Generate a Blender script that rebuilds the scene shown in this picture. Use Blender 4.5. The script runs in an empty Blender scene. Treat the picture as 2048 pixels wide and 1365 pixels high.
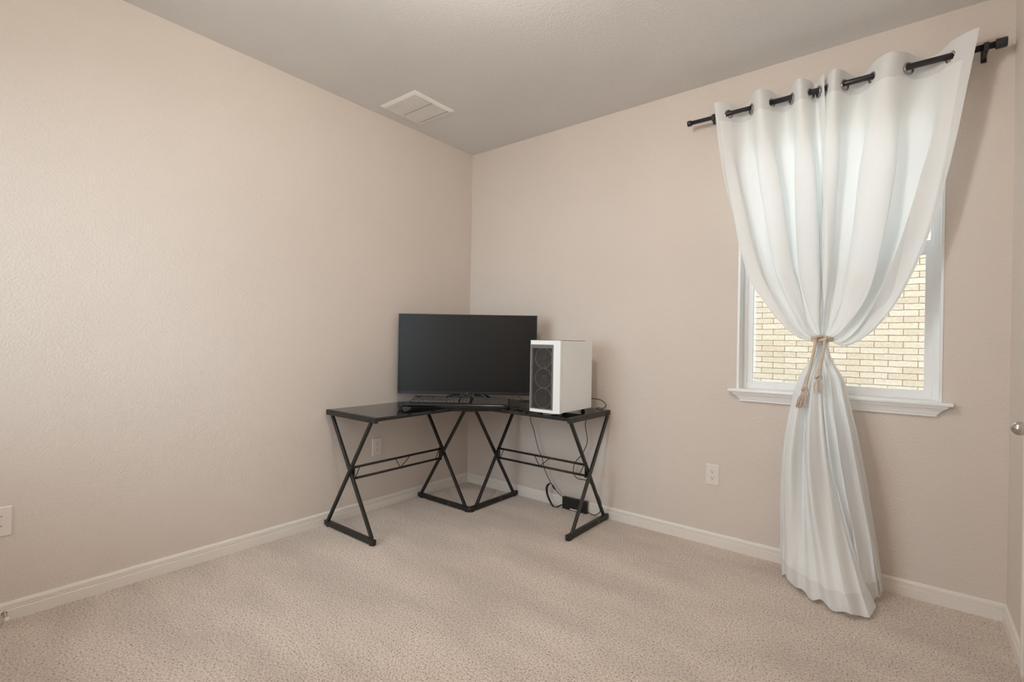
import bpy, bmesh, math, random
from math import sin, cos, pi, radians, sqrt
from mathutils import Vector, Matrix, noise

random.seed(7)
sc = bpy.context.scene
COL = sc.collection

# ------------------------------------------------------------------ camera
H = 2.74           # ceiling height
W = 3.229          # x of the right wall
YB = -3.45         # y of the wall behind the camera
cam_d = bpy.data.cameras.new('camera')
cam = bpy.data.objects.new('camera', cam_d)
COL.objects.link(cam)
cam_d.sensor_width = 36.0
cam_d.lens = 989.82 / 2048 * 36.0
cam_d.clip_start = 0.02
_yaw, _pitch, _roll = 0.6731, 0.0007, 0.0171
_f = Vector((-sin(_yaw) * cos(_pitch), cos(_yaw) * cos(_pitch), sin(_pitch)))
_r = Vector((cos(_yaw), sin(_yaw), 0))
_u = _r.cross(_f)
_r2 = cos(_roll) * _r + sin(_roll) * _u
_u2 = -sin(_roll) * _r + cos(_roll) * _u
m = Matrix((( _r2.x, _u2.x, -_f.x, 2.875), (_r2.y, _u2.y, -_f.y, -3.0327), (_r2.z, _u2.z, -_f.z, 1.1822), (0, 0, 0, 1)))
cam.matrix_world = m
sc.camera = cam

# ------------------------------------------------------------------ view and world
sc.view_settings.view_transform = 'Standard'
sc.view_settings.look = 'None'
sc.view_settings.gamma = 1.0
sc.view_settings.exposure = 0.22
sc.view_settings.use_curve_mapping = False
try:
    sc.cycles.use_denoising = True
    sc.cycles.max_bounces = 16
    sc.cycles.diffuse_bounces = 10
    sc.cycles.transmission_bounces = 12
    sc.cycles.transparent_max_bounces = 16
    sc.cycles.sample_clamp_indirect = 6.0
except Exception:
    pass
world = bpy.data.worlds.new('daylight'); sc.world = world
world.use_nodes = True
_bg = world.node_tree.nodes['Background']
_bg.inputs['Color'].default_value = (0.80, 0.905, 1.0, 1)
_bg.inputs['Strength'].default_value = 7.0

LAMP_E = 80.0      # emission of the ceiling light's glass
LAMP_C = (1.0, 0.93, 0.85)


def portal(loc, sx, sy, rx):
    d = bpy.data.lights.new('window_daylight', 'AREA')
    d.shape = 'RECTANGLE'; d.size = sx; d.size_y = sy; d.energy = 1
    d.cycles.is_portal = True
    o = bpy.data.objects.new('window_daylight', d)
    o.location = loc; o.rotation_euler = (radians(rx), 0, 0)
    COL.objects.link(o)


portal((2.56, 0.17, 1.69), 0.95, 1.55, -90)
portal((0.80, YB - 0.17, 1.525), 1.35, 1.5, 90)  # portal for the added fill window

# ------------------------------------------------------------------ materials
def new_mat(name):
    mt = bpy.data.materials.new(name); mt.use_nodes = True
    return mt, mt.node_tree.nodes, mt.node_tree.links, mt.node_tree.nodes['Principled BSDF']


def simple(name, col, rough=0.5, metal=0.0, spec=None, bump=None):
    mt, n, l, b = new_mat(name)
    b.inputs['Base Color'].default_value = (*col, 1)
    b.inputs['Roughness'].default_value = rough
    b.inputs['Metallic'].default_value = metal
    if spec is not None:
        b.inputs['Specular IOR Level'].default_value = spec
    tc = n.new('ShaderNodeTexCoord')
    nz = n.new('ShaderNodeTexNoise'); nz.inputs['Scale'].default_value = bump[0] if bump else 60
    nz.inputs['Detail'].default_value = 3
    l.new(tc.outputs['Object'], nz.inputs['Vector'])
    if bump:
        bp = n.new('ShaderNodeBump'); bp.inputs['Strength'].default_value = bump[1]
        bp.inputs['Distance'].default_value = bump[2]
        l.new(nz.outputs['Fac'], bp.inputs['Height']); l.new(bp.outputs['Normal'], b.inputs['Normal'])
    else:
        mr = n.new('ShaderNodeMapRange')
        mr.inputs['To Min'].default_value = max(0.0, rough - 0.03); mr.inputs['To Max'].default_value = rough + 0.03
        l.new(nz.outputs['Fac'], mr.inputs['Value']); l.new(mr.outputs['Result'], b.inputs['Roughness'])
    return mt


def wall_mat(name, col, dist):
    mt, n, l, b = new_mat(name)
    b.inputs['Roughness'].default_value = 0.75
    b.inputs['Specular IOR Level'].default_value = 0.25
    tc = n.new('ShaderNodeTexCoord')
    a = n.new('ShaderNodeTexNoise'); a.inputs['Scale'].default_value = 95; a.inputs['Detail'].default_value = 2.5
    c = n.new('ShaderNodeTexNoise'); c.inputs['Scale'].default_value = 1.3; c.inputs['Detail'].default_value = 3
    for x in (a, c):
        l.new(tc.outputs['Object'], x.inputs['Vector'])
    r = n.new('ShaderNodeValToRGB')
    r.color_ramp.elements[0].position = 0.3; r.color_ramp.elements[1].position = 0.7
    r.color_ramp.elements[0].color = (*[v * 0.975 for v in col], 1)
    r.color_ramp.elements[1].color = (*[min(1, v * 1.02) for v in col], 1)
    l.new(c.outputs['Fac'], r.inputs['Fac']); l.new(r.outputs['Color'], b.inputs['Base Color'])
    mr = n.new('ShaderNodeMapRange'); mr.inputs['From Min'].default_value = 0.42; mr.inputs['From Max'].default_value = 0.62
    l.new(a.outputs['Fac'], mr.inputs['Value'])
    bp = n.new('ShaderNodeBump'); bp.inputs['Strength'].default_value = 0.35; bp.inputs['Distance'].default_value = dist
    l.new(mr.outputs['Result'], bp.inputs['Height']); l.new(bp.outputs['Normal'], b.inputs['Normal'])
    return mt


def carpet_mat():
    mt, n, l, b = new_mat('carpet_pile')
    b.inputs['Roughness'].default_value = 0.95
    b.inputs['Specular IOR Level'].default_value = 0.05
    try:
        b.inputs['Sheen Weight'].default_value = 0.25
        b.inputs['Sheen Roughness'].default_value = 0.6
    except Exception:
        pass
    tc = n.new('ShaderNodeTexCoord')
    f = n.new('ShaderNodeTexNoise'); f.inputs['Scale'].default_value = 128; f.inputs['Detail'].default_value = 4; f.inputs['Roughness'].default_value = 0.7
    v = n.new('ShaderNodeTexVoronoi'); v.inputs['Scale'].default_value = 190
    g = n.new('ShaderNodeTexNoise'); g.inputs['Scale'].default_value = 34; g.inputs['Detail'].default_value = 3
    s = n.new('ShaderNodeTexNoise'); s.inputs['Scale'].default_value = 2.4; s.inputs['Detail'].default_value = 3
    mp = n.new('ShaderNodeMapping'); mp.inputs['Scale'].default_value = (0.55, 1.5, 1); mp.inputs['Rotation'].default_value = (0, 0, radians(38))
    l.new(tc.outputs['Object'], mp.inputs['Vector'])
    for x in (f, v, g):
        l.new(tc.outputs['Object'], x.inputs['Vector'])
    l.new(mp.outputs['Vector'], s.inputs['Vector'])
    r = n.new('ShaderNodeValToRGB'); cr = r.color_ramp
    cr.elements[0].position = 0.34; cr.elements[0].color = (0.24, 0.175, 0.14, 1)
    cr.elements[1].position = 0.62; cr.elements[1].color = (0.92, 0.81, 0.72, 1)
    e = cr.elements.new(0.46); e.color = (0.74, 0.615, 0.53, 1)
    l.new(f.outputs['Fac'], r.inputs['Fac'])
    # vacuum streaks and trodden patches: the pile's own tone
    mr = n.new('ShaderNodeMapRange'); mr.inputs['From Min'].default_value = 0.35; mr.inputs['From Max'].default_value = 0.65
    mr.inputs['To Min'].default_value = 0.89; mr.inputs['To Max'].default_value = 1.10
    l.new(s.outputs['Fac'], mr.inputs['Value'])
    mx = n.new('ShaderNodeMix'); mx.data_type = 'RGBA'; mx.blend_type = 'MULTIPLY'; mx.inputs['Factor'].default_value = 1.0
    l.new(r.outputs['Color'], mx.inputs[6]); l.new(mr.outputs['Result'], mx.inputs[7])
    l.new(mx.outputs[2], b.inputs['Base Color'])
    ad = n.new('ShaderNodeMath'); ad.operation = 'ADD'
    m2 = n.new('ShaderNodeMath'); m2.operation = 'MULTIPLY'; m2.inputs[1].default_value = 0.5
    l.new(g.outputs['Fac'], m2.inputs[0]); l.new(f.outputs['Fac'], ad.inputs[0]); l.new(m2.outputs[0], ad.inputs[1])
    sb = n.new('ShaderNodeMath'); sb.operation = 'SUBTRACT'; l.new(ad.outputs[0], sb.inputs[0]); l.new(v.outputs['Distance'], sb.inputs[1])
    bp = n.new('ShaderNodeBump'); bp.inputs['Strength'].default_value = 0.8; bp.inputs['Distance'].default_value = 0.008
    l.new(sb.outputs[0], bp.inputs['Height']); l.new(bp.outputs['Normal'], b.inputs['Normal'])
    return mt


def cloth_mat(name, trans, col=(0.86, 0.86, 0.86), sheer=0.0):
    mt, n, l, b = new_mat(name)
    n.remove(b)
    out = n['Material Output']
    d = n.new('ShaderNodeBsdfDiffuse'); t = n.new('ShaderNodeBsdfTranslucent')
    d.inputs['Color'].default_value = (*col, 1); t.inputs['Color'].default_value = (*col, 1)
    tc = n.new('ShaderNodeTexCoord')
    mp = n.new('ShaderNodeMapping'); mp.inputs['Scale'].default_value = (40, 40, 900)
    nz = n.new('ShaderNodeTexNoise'); nz.inputs['Scale'].default_value = 1.0; nz.inputs['Detail'].default_value = 3
    l.new(tc.outputs['Object'], mp.inputs['Vector']); l.new(mp.outputs['Vector'], nz.inputs['Vector'])
    bp = n.new('ShaderNodeBump'); bp.inputs['Strength'].default_value = 0.25; bp.inputs['Distance'].default_value = 0.001
    l.new(nz.outputs['Fac'], bp.inputs['Height'])
    l.new(bp.outputs['Normal'], d.inputs['Normal'])
    mr = n.new('ShaderNodeMapRange'); mr.inputs['To Min'].default_value = max(0, trans - 0.06); mr.inputs['To Max'].default_value = trans + 0.06
    l.new(nz.outputs['Fac'], mr.inputs['Value'])
    mx = n.new('ShaderNodeMixShader'); l.new(mr.outputs['Result'], mx.inputs[0])
    l.new(d.outputs[0], mx.inputs[1]); l.new(t.outputs[0], mx.inputs[2])
    if sheer > 0:
        tp = n.new('ShaderNodeBsdfTransparent')
        m3 = n.new('ShaderNodeMixShader'); m3.inputs[0].default_value = sheer
        l.new(mx.outputs[0], m3.inputs[1]); l.new(tp.outputs[0], m3.inputs[2])
        l.new(m3.outputs[0], out.inputs['Surface'])
    else:
        l.new(mx.outputs[0], out.inputs['Surface'])
    return mt


def glass_mat():
    mt, n, l, b = new_mat('window_glass')
    n.remove(b); out = n['Material Output']
    tp = n.new('ShaderNodeBsdfTransparent'); tp.inputs['Color'].default_value = (0.95, 0.97, 0.96, 1)
    g = n.new('ShaderNodeBsdfGlossy'); g.inputs['Roughness'].default_value = 0.02
    fr = n.new('ShaderNodeFresnel'); fr.inputs['IOR'].default_value = 1.35
    mx = n.new('ShaderNodeMixShader'); l.new(fr.outputs[0], mx.inputs[0]); l.new(tp.outputs[0], mx.inputs[1]); l.new(g.outputs[0], mx.inputs[2])
    l.new(mx.outputs[0], out.inputs['Surface'])
    return mt


def screen_mat(name, col, alpha, rough=0.6):
    mt, n, l, b = new_mat(name)
    b.inputs['Base Color'].default_value = (*col, 1); b.inputs['Roughness'].default_value = rough
    b.inputs['Alpha'].default_value = alpha
    return mt


def brick_mat():
    mt, n, l, b = new_mat('cream_painted_brick')
    b.inputs['Roughness'].default_value = 0.85
    tc = n.new('ShaderNodeTexCoord'); sp = n.new('ShaderNodeSeparateXYZ'); cb = n.new('ShaderNodeCombineXYZ')
    l.new(tc.outputs['Object'], sp.inputs[0]); l.new(sp.outputs['X'], cb.inputs['X']); l.new(sp.outputs['Z'], cb.inputs['Y'])
    wob = n.new('ShaderNodeTexNoise'); wob.inputs['Scale'].default_value = 14; wob.inputs['Detail'].default_value = 3
    l.new(cb.outputs[0], wob.inputs['Vector'])
    off = n.new('ShaderNodeVectorMath'); off.operation = 'SCALE'; off.inputs['Scale'].default_value = 0.009
    l.new(wob.outputs['Color'], off.inputs[0])
    ad = n.new('ShaderNodeVectorMath'); ad.operation = 'ADD'; l.new(cb.outputs[0], ad.inputs[0]); l.new(off.outputs[0], ad.inputs[1])
    br = n.new('ShaderNodeTexBrick')
    br.inputs['Scale'].default_value = 1.0; br.inputs['Brick Width'].default_value = 0.235; br.inputs['Row Height'].default_value = 0.0638
    br.inputs['Mortar Size'].default_value = 0.0032; br.inputs['Mortar Smooth'].default_value = 0.3; br.inputs['Bias'].default_value = 0.0
    br.inputs['Color1'].default_value = (0.45, 0.345, 0.24, 1); br.inputs['Color2'].default_value = (0.53, 0.43, 0.325, 1)
    br.inputs['Mortar'].default_value = (0.19, 0.12, 0.065, 1)
    l.new(ad.outputs[0], br.inputs['Vector'])
    nz = n.new('ShaderNodeTexNoise'); nz.inputs['Scale'].default_value = 38; nz.inputs['Detail'].default_value = 5
    l.new(cb.outputs[0], nz.inputs['Vector'])
    r = n.new('ShaderNodeMapRange'); r.inputs['From Min'].default_value = 0.25; r.inputs['From Max'].default_value = 0.7
    r.inputs['To Min'].default_value = 0.80; r.inputs['To Max'].default_value = 1.05
    l.new(nz.outputs['Fac'], r.inputs['Value'])
    mx = n.new('ShaderNodeMix'); mx.data_type = 'RGBA'; mx.blend_type = 'MULTIPLY'; mx.inputs['Factor'].default_value = 1
    l.new(br.outputs['Color'], mx.inputs[6]); l.new(r.outputs['Result'], mx.inputs[7]); l.new(mx.outputs[2], b.inputs['Base Color'])
    inv = n.new('ShaderNodeMath'); inv.operation = 'MULTIPLY_ADD'; inv.inputs[1].default_value = -1.0; inv.inputs[2].default_value = 1.0
    l.new(br.outputs['Fac'], inv.inputs[0])
    a2 = n.new('ShaderNodeMath'); a2.operation = 'MULTIPLY_ADD'; a2.inputs[1].default_value = 0.5
    l.new(nz.outputs['Fac'], a2.inputs[0]); l.new(inv.outputs[0], a2.inputs[2])
    bp = n.new('ShaderNodeBump'); bp.inputs['Strength'].default_value = 1.0; bp.inputs['Distance'].default_value = 0.014
    l.new(a2.outputs[0], bp.inputs['Height']); l.new(bp.outputs['Normal'], b.inputs['Normal'])
    return mt


M = {}
M['wall'] = wall_mat('greige_wall_paint', (0.70, 0.635, 0.58), 0.0022)
M['ceiling'] = wall_mat('ceiling_paint', (0.70, 0.695, 0.69), 0.0018)
M['carpet'] = carpet_mat()
M['trim'] = simple('white_trim_paint', (0.80, 0.76, 0.71), 0.38)
M['vinyl'] = simple('white_vinyl', (0.88, 0.89, 0.90), 0.35)
M['door'] = simple('white_door_paint', (0.82, 0.80, 0.77), 0.35)
M['plastic_white'] = simple('white_plastic', (0.78, 0.73, 0.68), 0.4)
M['register'] = simple('white_register_enamel', (0.86, 0.86, 0.84), 0.4)
M['dark'] = simple('dark_void', (0.02, 0.018, 0.016), 0.8)
M['slot'] = simple('socket_slot', (0.05, 0.035, 0.025), 0.7)
M['rod'] = simple('black_rod_enamel', (0.022, 0.022, 0.026), 0.32)
M['nickel'] = simple('satin_nickel', (0.55, 0.52, 0.48), 0.22, 1.0)
M['ring'] = simple('grommet_nickel', (0.36, 0.36, 0.355), 0.3, 1.0)
M['cloth'] = cloth_mat('white_curtain_cloth', 0.20, (0.90, 0.925, 0.935), 0.0)
M['hem'] = cloth_mat('white_curtain_hem', 0.14, (0.80, 0.815, 0.82), 0.0)
M['rope'] = simple('cotton_rope', (0.64, 0.545, 0.45), 0.9, bump=(400, 0.6, 0.001))
M['glass'] = glass_mat()
M['screen'] = screen_mat('dimming_screen', (0.05, 0.05, 0.05), 0.22)  # thin dark sheet added to dim the lower pane
M['brick'] = brick_mat()
M['roof'] = simple('brown_shingles', (0.20, 0.17, 0.15), 0.9, bump=(30, 0.8, 0.01))
M['ground'] = simple('pale_gravel', (0.42, 0.40, 0.36), 0.9, bump=(80, 0.8, 0.01))
M['black_glass'] = simple('black_table_glass', (0.006, 0.006, 0.006), 0.04, spec=0.75)
M['black_metal'] = simple('black_powder_coat', (0.020, 0.018, 0.017), 0.38, spec=0.4)
M['bolt'] = simple('bolt_steel', (0.6, 0.58, 0.55), 0.25, 1.0)
M['tv'] = simple('black_bezel_plastic', (0.012, 0.011, 0.011), 0.4)
M['tv_screen'] = simple('matte_display_panel', (0.006, 0.0055, 0.0055), 0.42, spec=0.38)
M['pc_white'] = simple('white_case_paint', (0.85, 0.89, 0.91), 0.42)
M['pc_black'] = simple('black_case_plastic', (0.018, 0.017, 0.017), 0.45)
M['pc_grey'] = simple('grey_front_frame', (0.14, 0.125, 0.115), 0.45)
M['mesh'] = screen_mat('dust_filter_mesh', (0.05, 0.045, 0.04), 0.42, 0.5)
M['fan'] = simple('fan_frame_plastic', (0.10, 0.093, 0.087), 0.5)
M['fan_ring'] = simple('fan_ring_plastic', (0.62, 0.60, 0.57), 0.5)
M['key'] = simple('black_keycap', (0.055, 0.052, 0.050), 0.5)
M['pad'] = simple('mouse_pad_cloth', (0.062, 0.056, 0.054), 0.85, bump=(900, 0.4, 0.0005))
M['gloss_black'] = simple('glossy_black_plastic', (0.012, 0.012, 0.012), 0.16)
M['rubber'] = simple('black_rubber', (0.015, 0.014, 0.014), 0.6)
M['lens'] = None
mt, n, l, b = new_mat('lit_lamp_glass')
b.inputs['Base Color'].default_value = (0.9, 0.88, 0.85, 1)
b.inputs['Emission Color'].default_value = (*LAMP_C, 1)
b.inputs['Emission Strength'].default_value = LAMP_E
M['lamp'] = mt


# ------------------------------------------------------------------ helpers
def tag(o, label=None, cat=None, group=None, kind=None):
    if label: o['label'] = label
    if cat: o['category'] = cat
    if group: o['group'] = group
    if kind: o['kind'] = kind
    return o


def empty(name, loc=(0, 0, 0), rz=0.0, parent=None):
    o = bpy.data.objects.new(name, None); COL.objects.link(o)
    o.empty_display_size = 0.1
    o.location = loc; o.rotation_euler = (0, 0, rz)
    if parent: o.parent = parent
    return o


class MB:
    """collects shapes into one mesh"""
    def __init__(self):
        self.bm = bmesh.new()
        self.mi = 0

    def box(self, a, b, rot=None, bev=0.0):
        a = Vector(a); b = Vector(b)
        c = (a + b) / 2; s = b - a
        r = bmesh.ops.create_cube(self.bm, size=1.0)
        vs = r['verts']
        bmesh.ops.scale(self.bm, vec=(abs(s.x), abs(s.y), abs(s.z)), verts=vs)
        if rot is not None:
            bmesh.ops.transform(self.bm, matrix=rot, verts=vs)
        bmesh.ops.translate(self.bm, vec=c, verts=vs)
        if bev > 0:
            es = list({e for v in vs for e in v.link_edges})
            rr = bmesh.ops.bevel(self.bm, geom=es, offset=bev, segments=2, profile=0.5, affect='EDGES')
            fs = rr['faces']
        self._mat(vs)
        return self

    def _mat(self, vs):
        if self.mi:
            for v in vs:
                if v.is_valid:
                    for f in v.link_faces: f.material_index = self.mi

    def bar(self, p, q, w, h=None, up=(0, 0, 1), bev=0.0):
        """square section bar from p to q"""
        h = h or w
        p = Vector(p); q = Vector(q); d = (q - p); L = d.length; d.normalize()
        up = Vector(up)
        if abs(d.dot(up)) > 0.98: up = Vector((0, 1, 0))
        x = d.cross(up).normalized(); z = x.cross(d).normalized()
        mt = Matrix(((x.x, d.x, z.x), (x.y, d.y, z.y), (x.z, d.z, z.z))).to_4x4()
        r = bmesh.ops.create_cube(self.bm, size=1.0); vs = r['verts']
        bmesh.ops.scale(self.bm, vec=(w, L, h), verts=vs)
        if bev > 0:
            es = list({e for v in vs for e in v.link_edges})
            rr = bmesh.ops.bevel(self.bm, geom=es, offset=bev, segments=2, profile=0.5, affect='EDGES')
            vs = list({v for f in rr['faces'] for v in f.verts} | {v for v in vs if v.is_valid})
        bmesh.ops.transform(self.bm, matrix=Matrix.Translation((p + q) / 2) @ mt, verts=vs)
        return self

    def tube(self, pts, r, seg=10, closed=False, cap=True):
        pts = [Vector(p) for p in pts]
        n = len(pts)
        rs = r if isinstance(r, (list, tuple)) else [r] * n
        rings = []
        prev = None
        for i, p in enumerate(pts):
            if closed:
                t = pts[(i + 1) % n] - pts[(i - 1) % n]
            else:
                t = pts[min(i + 1, n - 1)] - pts[max(i - 1, 0)]
            t.normalize()
            if prev is None:
                a = Vector((0, 0, 1)) if abs(t.z) < 0.9 else Vector((1, 0, 0))
                x = t.cross(a).normalized()
            else:
                x = (prev - t * prev.dot(t)).normalized()
            prev = x
            y = t.cross(x)
            rings.append([self.bm.verts.new(p + (x * cos(2 * pi * k / seg) + y * sin(2 * pi * k / seg)) * rs[i]) for k in range(seg)])
        m = n if closed else n - 1
        for i in range(m):
            A = rings[i]; B = rings[(i + 1) % n]
            for k in range(seg):
                f = self.bm.faces.new((A[k], A[(k + 1) % seg], B[(k + 1) % seg], B[k])); f.smooth = True
        if cap and not closed:
            self.bm.faces.new(list(reversed(rings[0]))); self.bm.faces.new(rings[-1])
        return self

    def cyl(self, p, q, r, seg=24, r2=None):
        return self.tube([p, q], [r, r2 if r2 is not None else r], seg)

    def lathe(self, prof, seg=32, mat=None):
        """prof: (radius, height) list about local Z"""
        rings = []
        for (r, z) in prof:
            if r < 1e-6:
                rings.append([self.bm.verts.new((mat @ Vector((0, 0, z))) if mat else Vector((0, 0, z)))])
            else:
                ring = []
                for k in range(seg):
                    v = Vector((r * cos(2 * pi * k / seg), r * sin(2 * pi * k / seg), z))
                    ring.append(self.bm.verts.new(mat @ v if mat else v))
                rings.append(ring)
        for A, B in zip(rings, rings[1:]):
            for k in range(seg):
                if len(A) == 1 and len(B) == 1: continue
                if len(A) == 1: vs = (A[0], B[(k + 1) % seg], B[k])
                elif len(B) == 1: vs = (A[k], A[(k + 1) % seg], B[0])
                else: vs = (A[k], A[(k + 1) % seg], B[(k + 1) % seg], B[k])
                f = self.bm.faces.new(vs); f.smooth = True
        return self

    def prism(self, pts, z0, z1, bev=0.0):
        lo = [self.bm.verts.new((x, y, z0)) for x, y in pts]
        hi = [self.bm.verts.new((x, y, z1)) for x, y in pts]
        n = len(pts)
        self.bm.faces.new(list(reversed(lo))); self.bm.faces.new(hi)
        for i in range(n):
            self.bm.faces.new((lo[i], lo[(i + 1) % n], hi[(i + 1) % n], hi[i]))
        return self

    def extrude(self, prof, a, b, nrm, m0=0.0, m1=0.0):
        """wall moulding: prof = (out, z) pairs, run from a to b on the floor plan, nrm = into the room, m0/m1 = mitre"""
        a = Vector(a); b = Vector(b); nrm = Vector(nrm); d = (b - a).normalized()
        A = [self.bm.verts.new(a + nrm * o + d * (m0 * o) + Vector((0, 0, z))) for o, z in prof]
        B = [self.bm.verts.new(b + nrm * o - d * (m1 * o) + Vector((0, 0, z))) for o, z in prof]
        n = len(prof)
        for i in range(n):
            j = (i + 1) % n
            self.bm.faces.new((A[i], A[j], B[j], B[i]))
        self.bm.faces.new(list(reversed(A))); self.bm.faces.new(B)
        return self

    def build(self, name, mat, parent=None, smooth=False, loc=None):
        bmesh.ops.recalc_face_normals(self.bm, faces=self.bm.faces[:])
        me = bpy.data.meshes.new(name)
        self.bm.to_mesh(me); self.bm.free()
        for mm in (mat if isinstance(mat, (list, tuple)) else [mat]):
            me.materials.append(mm)
        o = bpy.data.objects.new(name, me); COL.objects.link(o)
        if smooth:
            for p in me.polygons: p.use_smooth = True
        if parent: o.parent = parent
        if loc: o.location = loc
        return o


def bezier_pts(ctrl, n=12):
    """catmull-rom through the control points"""
    P = [Vector(c) for c in ctrl]
    P = [P[0] * 2 - P[1]] + P + [P[-1] * 2 - P[-2]]
    out = []
    for i in range(1, len(P) - 2):
        for k in range(n):
            t = k / n
            a, b_, c, d = P[i - 1], P[i], P[i + 1], P[i + 2]
            out.append(0.5 * ((2 * b_) + (c - a) * t + (2 * a - 5 * b_ + 4 * c - d) * t * t + (3 * b_ - a - 3 * c + d) * t ** 3))
    out.append(P[-2])
    return out


def adopt(o, root):
    """parent a mesh drawn in room coordinates under a thing"""
    o.parent = root
    o.matrix_parent_inverse = (Matrix.Translation(root.location) @ root.rotation_euler.to_matrix().to_4x4()).inverted()


def struct(o): return tag(o, kind='structure')


# ------------------------------------------------------------------ the room
T = 0.16
# floor
b = MB(); b.box((-T, YB - T, -0.12), (W + T, T, 0.0)); struct(b.build('floor', M['carpet']))
b = MB(); b.box((-T, YB - T, H), (W + T, T, H + 0.12)); struct(b.build('ceiling', M['ceiling']))
b = MB(); b.box((-T, YB - T, 0), (0, T, H)); struct(b.build('wall_left', M['wall']))
FX0, FX1, FZ0, FZ1 = 0.15, 1.45, 0.80, 2.25      # unseen window added behind the camera as a fill light
b = MB(); b.box((0, YB - T, 0), (FX0, YB, H)); b.box((FX1, YB - T, 0), (W, YB, H)); b.box((FX0, YB - T, 0), (FX1, YB, FZ0)); b.box((FX0, YB - T, FZ1), (FX1, YB, H))
struct(b.build('wall_front', M['wall']))
# window wall with its opening
WX0, WX1, WZ0, WZ1 = 2.113, 3.007, 0.935, 2.44
b = MB()
b.box((0, 0, 0), (WX0, T, H)); b.box((WX1, 0, 0), (W, T, H))
b.box((WX0, 0, 0), (WX1, T, WZ0)); b.box((WX0, 0, WZ1), (WX1, T, H))
struct(b.build('wall_back', M['wall']))
# right wall with the closet door opening
DY0, DY1, DZ = -0.517, -1.297, 2.05
b = MB()
b.box((W, DY0, 0), (W + T, T, H)); b.box((W, YB - T, 0), (W + T, DY1, H)); b.box((W, DY1, DZ), (W + T, DY0, H))
struct(b.build('wall_right', M['wall']))
b = MB(); b.box((W + T, DY1 - .1, 0), (W + T + .02, DY0 + .1, DZ + .1)); struct(b.build('closet_dark_sheet', M['dark']))  # dark sheet stands in for the unlit closet behind the door

BP = [(0, 0), (0.014, 0), (0.014, 0.044), (0.0125, 0.0465), (0.0095, 0.0475), (0.0095, 0.050), (0.0125, 0.0515), (0.0125, 0.0545),
      (0.009, 0.056), (0.009, 0.0585), (0.0115, 0.060), (0.0110, 0.066), (0.008, 0.0735), (0.004, 0.0765), (0, 0.0765)]
b = MB(); b.extrude(BP, (0, YB, 0), (0, 0, 0), (1, 0, 0), 1, 1); struct(b.build('baseboard_left', M['trim']))
b = MB(); b.extrude(BP, (0, 0, 0), (W, 0, 0), (0, -1, 0), 1, 1); struct(b.build('baseboard_back', M['trim']))
b = MB(); b.extrude(BP, (W, 0, 0), (W, -0.4555, 0), (-1, 0, 0), 1, 0); b.extrude(BP, (W, -1.3585, 0), (W, YB, 0), (-1, 0, 0), 0, 1)
struct(b.build('baseboard_right', M['trim']))
b = MB(); b.extrude(BP, (W, YB, 0), (0, YB, 0), (0, 1, 0), 1, 1); struct(b.build('baseboard_front', M['trim']))

# door casing (trim_1), door leaf with knob
b = MB()
for (ya, yb) in ((-0.456, -0.513), (-1.301, -1.358)):
    b.box((W - 0.011, yb, 0), (W, ya, DZ + 0.06), bev=0.002)
    yo = ya if ya > -1 else yb
    b.box((W - 0.0165, min(yo, yo - 0.018 if ya > -1 else yo + 0.018), 0), (W - 0.0105, max(yo, yo - 0.018 if ya > -1 else yo + 0.018), DZ + 0.06), bev=0.001)
b.box((W - 0.0165, -1.358, DZ + 0.003), (W, -0.456, DZ + 0.06), bev=0.002)
b.box((W, -0.531, 0), (W + T, -0.5171, DZ)); b.box((W, -1.2969, 0), (W + T, -1.283, DZ)); b.box((W, -1.283, DZ - .014), (W + T, -0.531, DZ))
struct(b.build('trim_1', M['trim']))
door = empty('door_1', (W + 0.004, -0.905, 0.01)); struct(door)
b = MB(); b.box((0, -0.3735, 0), (0.035, 0.3735, 2.022), bev=0.002)
for (z0, z1) in ((0.22, 0.82), (0.98, 1.88)):           # raised mouldings round the two panels
    b.box((-0.006, -0.27, z0), (0.0, 0.27, z0 + 0.02)); b.box((-0.006, -0.27, z1 - 0.02), (0.0, 0.27, z1))
    b.box((-0.006, -0.27, z0), (0.0, -0.25, z1)); b.box((-0.006, 0.25, z0), (0.0, 0.27, z1))
b.build('door_leaf', M['door'], door)
b = MB()
mk = Matrix.Translation((0, 0.3135, 0.900)) @ Matrix.Rotation(radians(-90), 4, 'Y')
b.lathe([(0, 0), (0.032, 0), (0.033, 0.004), (0.030, 0.009), (0.015, 0.012), (0.012, 0.018), (0.0115, 0.024)]
        + [(0.0240 * sin(a), 0.0475 - 0.0235 * cos(a)) for a in [radians(30 + 150 * k / 16) for k in range(16)]] + [(0, 0.071)], 40, mk)
b.build('door_knob', M['nickel'], door)
b = MB()
for z in (0.2, 1.0, 1.8): b.cyl((-0.006, -0.378, z), (-0.006, -0.378, z + 0.09), 0.006, 12)
b.build('door_hinge', M['nickel'], door)

# window: vinyl single-hung unit with two sashes, glass, added dimming screen
win = empty('window_1', (2.56, 0, WZ0)); struct(win)
hw = (WX1 - WX0) / 2; hh = WZ1 - WZ0


def ringbox(b, x0, x1, z0, z1, w, y0, y1, wb=None, wt=None):
    wb = wb or w; wt = wt or w
    b.box((x0, y0, z0), (x0 + w, y1, z1), bev=0.0015); b.box((x1 - w, y0, z0), (x1, y1, z1), bev=0.0015)
    b.box((x0 + w, y0 + .0004, z0), (x1 - w, y1 - .0004, z0 + wb), bev=0.0015); b.box((x0 + w, y0 + .0004, z1 - wt), (x1 - w, y1 - .0004, z1), bev=0.0015)


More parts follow.
